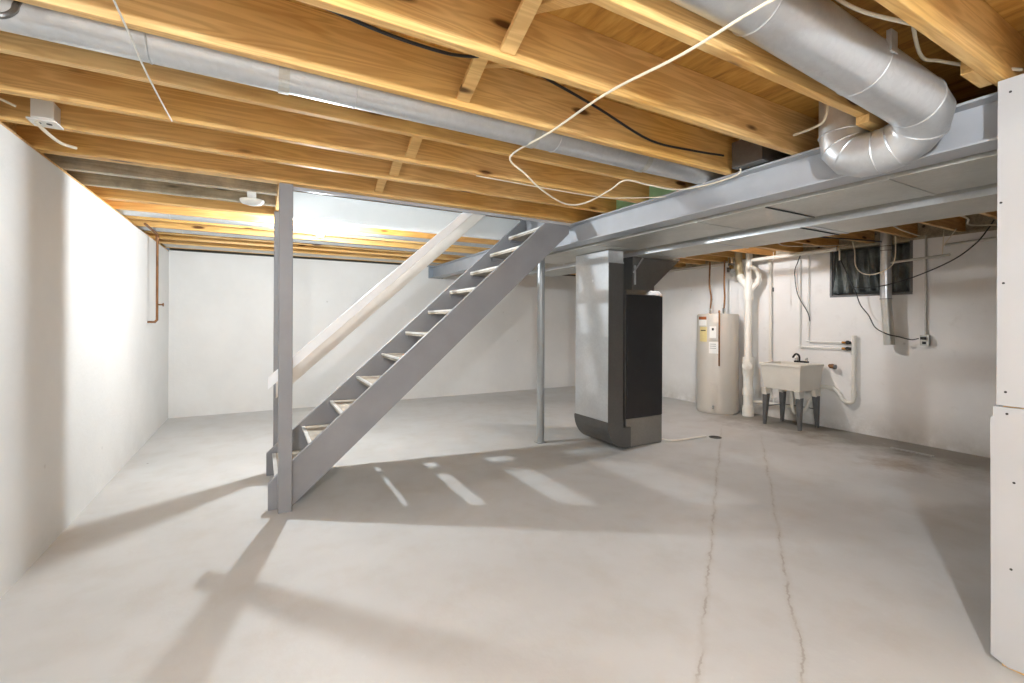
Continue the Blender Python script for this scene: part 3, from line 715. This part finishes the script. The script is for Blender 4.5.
# ------------------------------------------------------------------ window, covering, vent, outlet
w = struct('window_1', MB().box(XR+.16, WY0, WZ0, XR+.20, WY0+.04, ZW).box(XR+.16, WY1-.04, WZ0, XR+.20, WY1, ZW).box(XR+.16, WY0+.04, WZ0, XR+.20, WY1-.04, WZ0+.04).box(XR+.16, WY0+.04, ZW-.04, XR+.20, WY1-.04, ZW).box(XR+.16, 2.73, WZ0+.04, XR+.20, 2.77, ZW-.04), M['galv_dark'])
pane = obj('pane', MB().box(XR+.175, WY0+.02, WZ0+.02, XR+.185, WY1-.02, ZW-.02), M['black_panel'], w)
n = 60; rows = 14; vs = []
for j in range(rows+1):
    for i in range(n+1):
        y = WY0+.03+(WY1-WY0-.05)*i/n; z = ZW-.02-(ZW-WZ0-.05)*j/rows
        a = .010+.022*j/rows
        x = XR+.05+a*math.sin(i*.62+.5*math.sin(j*.4))+.5*a*math.sin(i*1.37+j*.25)
        vs.append((x, y, z))
fs = [(j*(n+1)+i, j*(n+1)+i+1, (j+1)*(n+1)+i+1, (j+1)*(n+1)+i) for j in range(rows) for i in range(n)]
wc = obj('window_sheet', MB().add(vs, fs, True), M['drape'])
so = wc.modifiers.new('thick', 'SOLIDIFY'); so.thickness = .003
tag(wc, 'dark crinkled plastic sheet hung over the basement window', 'plastic sheet')
fr = MB().box(XR-.006, WY0-.012, WZ0-.012, XR+.02, WY1+.012, WZ0+.012).box(XR-.006, WY0-.014, WZ0+.012, XR+.02, WY0+.012, ZW).box(XR-.006, WY1-.010, WZ0+.012, XR+.02, WY1+.014, ZW)
tag(obj('window_casing', fr, M['sink_leg']), 'dark narrow metal casing around the basement window', 'window casing')
vp = thing('vent_pipe', (6.36, 2.52, 1.1), 'vertical galvanised dryer vent pipe hanging in front of the window', 'pipe')
obj('upper_section', MB().cyl((6.36, 2.53, 1.635), (6.36, 2.53, 2.42), .055, 28), M['galv'], vp)
obj('lower_section', MB().tube([(6.36, 2.53, 1.66), (6.365, 2.52, 1.5), (6.375, 2.50, 1.11)], [.051, .050, .052], 28), M['galv_dull'], vp)
for z in (1.64, 2.20, 2.25): obj('seam', MB().ring((6.36, 2.53, z), (0,0,1), .0555, .004), M['galv_dark'], vp)
ob = thing('outlet_box', (6.45, 2.20, 1.11), 'grey metal outlet box with conduit on the wall right of the vent pipe', 'electrical outlet')
obj('box', MB().box(6.425, 2.165, 1.115, 6.473, 2.235, 1.225), M['galv_dull'], ob, bevel=.003)
obj('face_plate', MB().box(6.421, 2.162, 1.112, 6.4245, 2.238, 1.228), M['galv_dull'], ob)
obj('socket', MB().box(6.418, 2.183, 1.178, 6.421, 2.217, 1.208).box(6.418, 2.183, 1.128, 6.421, 2.217, 1.158), M['dark'], ob)
obj('conduit', MB().cyl((6.455, 2.20, 1.225), (6.455, 2.20, 2.34), .010, 12), M['galv_dull'], ob)
pc = thing('power_cord', (6.42, 2.5, 1.2), 'black power cord looping down from the ceiling to the outlet box', 'cord')
obj('cord', MB().tube(spline([(6.3, 3.02, 2.33), (6.31, 3.0, 2.2), (6.33, 2.93, 2.0), (6.35, 2.84, 1.76), (6.37, 2.79, 1.58), (6.41, 2.72, 1.45), (6.28, 2.60, 1.31), (6.27, 2.48, 1.235), (6.35, 2.40, 1.205), (6.40, 2.31, 1.175), (6.40, 2.24, 1.19)]), .006, 8), M['cable_black'], pc)
obj('plug', MB().box(6.385, 2.18, 1.18, 6.418, 2.225, 1.21), M['dark'], pc, bevel=.004)
cable('hanging_cable', [(6.2, 1.60, 2.36), (6.27, 1.66, 2.29), (6.28, 1.76, 2.15), (6.28, 1.95, 2.0), (6.27, 2.3, 1.845), (6.26, 2.62, 1.775), (6.28, 2.85, 1.79)], .006, 'cable_black', 'black cable swooping across the window from the upper right')
cable('hanging_cable', [(6.42, 3.50, 2.33), (6.43, 3.56, 2.19), (6.43, 3.60, 2.05), (6.43, 3.56, 1.75), (6.43, 3.43, 1.50), (6.43, 3.40, 1.38)], .006, 'cable_black', 'short black cable dangling on the wall above the sink')
cable('hanging_cable', [(6.2, 2.80, 2.33), (6.25, 2.80, 2.22), (6.25, 2.79, 2.05), (6.25, 2.72, 1.95), (6.27, 2.6, 1.93), (6.27, 2.45, 2.0), (6.25, 2.40, 2.12), (6.2, 2.38, 2.33)], .006, 'cable_white', 'white cable looping in front of the dark window')
ws = cable('hanging_string', [(6.1, 3.70, 2.32), (6.1, 3.70, 1.9), (6.1, 3.70, 1.83)], .003, 'white', 'thin white pull cord with small dark weight hanging near the sink', 'cord')
ws['_w'] = list(ws.location); obj('weight', MB().cyl((6.1, 3.70, 1.78), (6.1, 3.70, 1.835), .009, 10), M['dark'], ws)
PG = 'level grey pipes under the ceiling right of the window'
tag(obj('ceiling_pipe', MB().cyl((6.30, 2.46, 2.05), (6.30, 1.95, 2.078), .014, 12), M['galv_dull']), 'short level grey pipe right of the vent pipe, lower one', 'pipe', PG)
tag(obj('ceiling_pipe', MB().cyl((6.40, 2.02, 2.196), (6.40, .9, 2.24), .014, 12), M['galv_dull']), 'level grey pipe running behind the near wall stub, upper one', 'pipe', PG)
tag(obj('pipe_hanger', MB().tube([(6.30, 2.00, 2.34), (6.30, 2.01, 2.1), (6.30, 2.02, 2.07)], .004, 8).tube([(6.30, 1.90, 2.34), (6.30, 2.0, 2.18)], .004, 8), M['cable_white']), 'thin white wire hanger holding the lower grey pipe', 'hanger')
WG = 'loose cables strung between ducts and right wall'
loose = [([(4.3, 2.2, 2.31), (5.0, 2.0, 2.27), (5.6, 2.1, 2.29), (6.3, 2.2, 2.31)], 'cable_white', 'white cable crossing the ceiling just in front of the vent pipe'),
         ([(4.3, 1.7, 2.31), (5.1, 1.5, 2.25), (5.8, 1.65, 2.28), (6.4, 1.5, 2.32)], 'cable_white', 'white cable sagging under the joists at the right edge'),
         ([(4.3, 3.2, 2.31), (4.9, 3.0, 2.26), (5.5, 3.15, 2.27), (6.3, 2.9, 2.31)], 'cable_white', 'white cable crossing toward the left end of the window'),
         ([(4.4, 2.6, 2.32), (5.0, 2.7, 2.28), (5.7, 2.45, 2.25), (6.3, 2.55, 2.30)], 'cable_black', 'black cable sagging under the joists before the vent pipe'),
         ([(4.3, 1.25, 2.32), (4.9, 1.3, 2.26), (5.5, 1.15, 2.27), (6.4, 1.25, 2.31)], 'cable_white', 'white cable nearest the wall stub under the right joists')]
for p, m, l in loose: cable('loose_cable', p, .007, m, l, group=WG)
tag(obj('ceiling_pipe', MB().cyl((5.3, 1.0, 2.30), (5.3, 4.4, 2.30), .012, 12), M['copper']), 'thin copper pipe running under the joists left of the sink wall', 'pipe')
tag(obj('ceiling_pipe', MB().cyl((6.40, 4.5, 2.25), (6.40, 7.6, 2.27), .013, 12), M['white']), 'thin white pipe along the top of the wall behind the water heater', 'pipe')
tag(obj('sill_debris', MB().box(6.0, 1.98, 0, 6.03, 2.34, .012), M['drywall']), 'thin white strip lying on the floor along the sink wall', 'strip')

# ------------------------------------------------------------------ pipe in the left rear corner
t = thing('corner_water_pipe', (-1.03, 6.38, 1.32), 'thin metal water pipe with tap coming down in the left rear corner', 'pipe')
obj('riser', MB().tube([(-1.0, 5.75, 2.315), (-1.0, 6.34, 2.315), (-1.0, 6.38, 2.28), (-1.0, 6.38, 1.36), (-1.02, 6.38, 1.335), (-1.085, 6.40, 1.335)], .012, 12), M['copper'], t)
obj('tap', MB().cyl((-1.0, 6.38, 1.53), (-.95, 6.38, 1.53), .009, 10).cyl((-.95, 6.38, 1.53), (-.94, 6.38, 1.53), .02, 12), M['copper'], t)
obj('elbow', MB().cyl((-1.0, 6.38, 2.24), (-1.0, 6.38, 2.30), .018, 12), M['copper'], t)

# ------------------------------------------------------------------ ceiling cables
cable('electrical_cable', [(1.45, .62, 2.345), (1.336, .80, 2.322), (1.322, 1.138, 2.32), (1.275, 1.487, 2.322), (1.288, 1.93, 2.322), (1.275, 2.33, 2.320), (1.40, 2.37, 2.25), (1.56, 2.43, 2.19), (1.82, 2.55, 2.165), (1.964, 2.514, 2.18), (2.113, 2.429, 2.27), (2.171, 2.34, 2.322), (2.35, 2.31, 2.31), (2.60, 2.28, 2.305), (2.672, 2.1, 2.30), (2.672, 1.86, 2.305), (2.66, 1.83, 2.36), (2.66, 1.83, 2.52)], .0055, 'cable_white', 'white cable crossing under the joists and drooping in a loop before the beam')
cable('electrical_cable', [(1.25, 2.755, 2.322), (1.7, 2.765, 2.322), (2.28, 2.755, 2.322), (2.5, 2.63, 2.315), (2.68, 2.45, 2.305)], .004, 'cable_white', 'thin white cable stapled along a joist toward the green boards')
cable('electrical_cable', [(-.2, 1.6, 2.45), (.109, 1.6, 2.396), (.20, 1.6, 2.380), (.399, 1.62, 2.369), (.599, 1.66, 2.390), (.711, 1.7, 2.425), (.953, 1.75, 2.50), (1.3, 1.85, 2.515), (1.582, 1.895, 2.487), (1.953, 1.905, 2.402), (2.287, 1.905, 2.407), (2.6, 1.905, 2.43)], .0065, 'cable_black', 'black cable sagging in the bay beside the long duct')
cable('electrical_cable', [(2.44, 1.20, 2.50), (2.41, 1.208, 2.36), (2.44, 1.27, 2.345), (2.538, 1.429, 2.38)], .0065, 'cable_white', 'short white cable end dangling left of the elbowed duct')
cable('electrical_cable', [(1.9, .70, 2.50), (2.28, .80, 2.43), (2.402, .777, 2.42), (2.55, .70, 2.40), (2.7, .62, 2.39)], .0065, 'cable_white', 'white cable behind the big round duct near the drywall corner')
cable('electrical_cable', [(1.95, .70, 2.38), (1.80, .80, 2.44), (1.7, .9, 2.56)], .0065, 'cable_white', 'white cable passing over the top of the big round duct')
tag(obj('pull_string', MB().tube(spline([(-.388, 1.66, 2.322), (-.385, 1.95, 2.318), (-.381, 2.173, 2.302), (-.376, 2.45, 2.305), (-.374, 2.73, 2.322)]), .0035, 8), M['white']), 'white string stretched under the joists and long duct at upper left', 'string')
cable('flexible_conduit', [(-.80, 1.93, 2.29), (-.72, 1.93, 2.262), (-.675, 1.925, 2.262), (-.655, 1.94, 2.29), (-.66, 1.975, 2.33), (-.67, 2.03, 2.38)], .009, 'galv_dark', 'dark curved conduit in the top left corner of the view', 'conduit')

# ------------------------------------------------------------------ world, camera, view
wd = bpy.data.worlds.new('World'); SC.world = wd; wd.use_nodes = True
wd.node_tree.nodes['Background'].inputs[0].default_value = (.6, .7, .8, 1)
wd.node_tree.nodes['Background'].inputs[1].default_value = .3
cam = bpy.data.cameras.new('Camera'); co = bpy.data.objects.new('Camera', cam); COL.objects.link(co)
yaw, roll, F = .5058, .0045, 456.15
cam.sensor_fit = 'HORIZONTAL'; cam.sensor_width = 36; cam.lens = 36*F/1024
cam.shift_y = -(341.5-321.39)/1024
cam.clip_start = .02; cam.clip_end = 100
f = Vector((math.sin(yaw), math.cos(yaw), 0)); rt_ = Vector((math.cos(yaw), -math.sin(yaw), 0)); up = Vector((0,0,1))
r2 = rt_*math.cos(roll)+up*math.sin(roll); u2 = up*math.cos(roll)-rt_*math.sin(roll)
# image rolls clockwise in the frame: right side of the view lies slightly lower
r2 = rt_*math.cos(roll)+up*math.sin(roll)
u2 = -rt_*math.sin(roll)+up*math.cos(roll)
m = Matrix((( r2.x, u2.x, -f.x, 0), (r2.y, u2.y, -f.y, 0), (r2.z, u2.z, -f.z, H), (0,0,0,1)))
co.matrix_world = m
SC.camera = co
for o in bpy.data.objects:
    if '_w' in o: del o['_w']
SC.view_settings.view_transform = 'Standard'; SC.view_settings.look = 'None'
SC.view_settings.exposure = 0.0; SC.view_settings.gamma = 1.0; SC.view_settings.use_curve_mapping = False
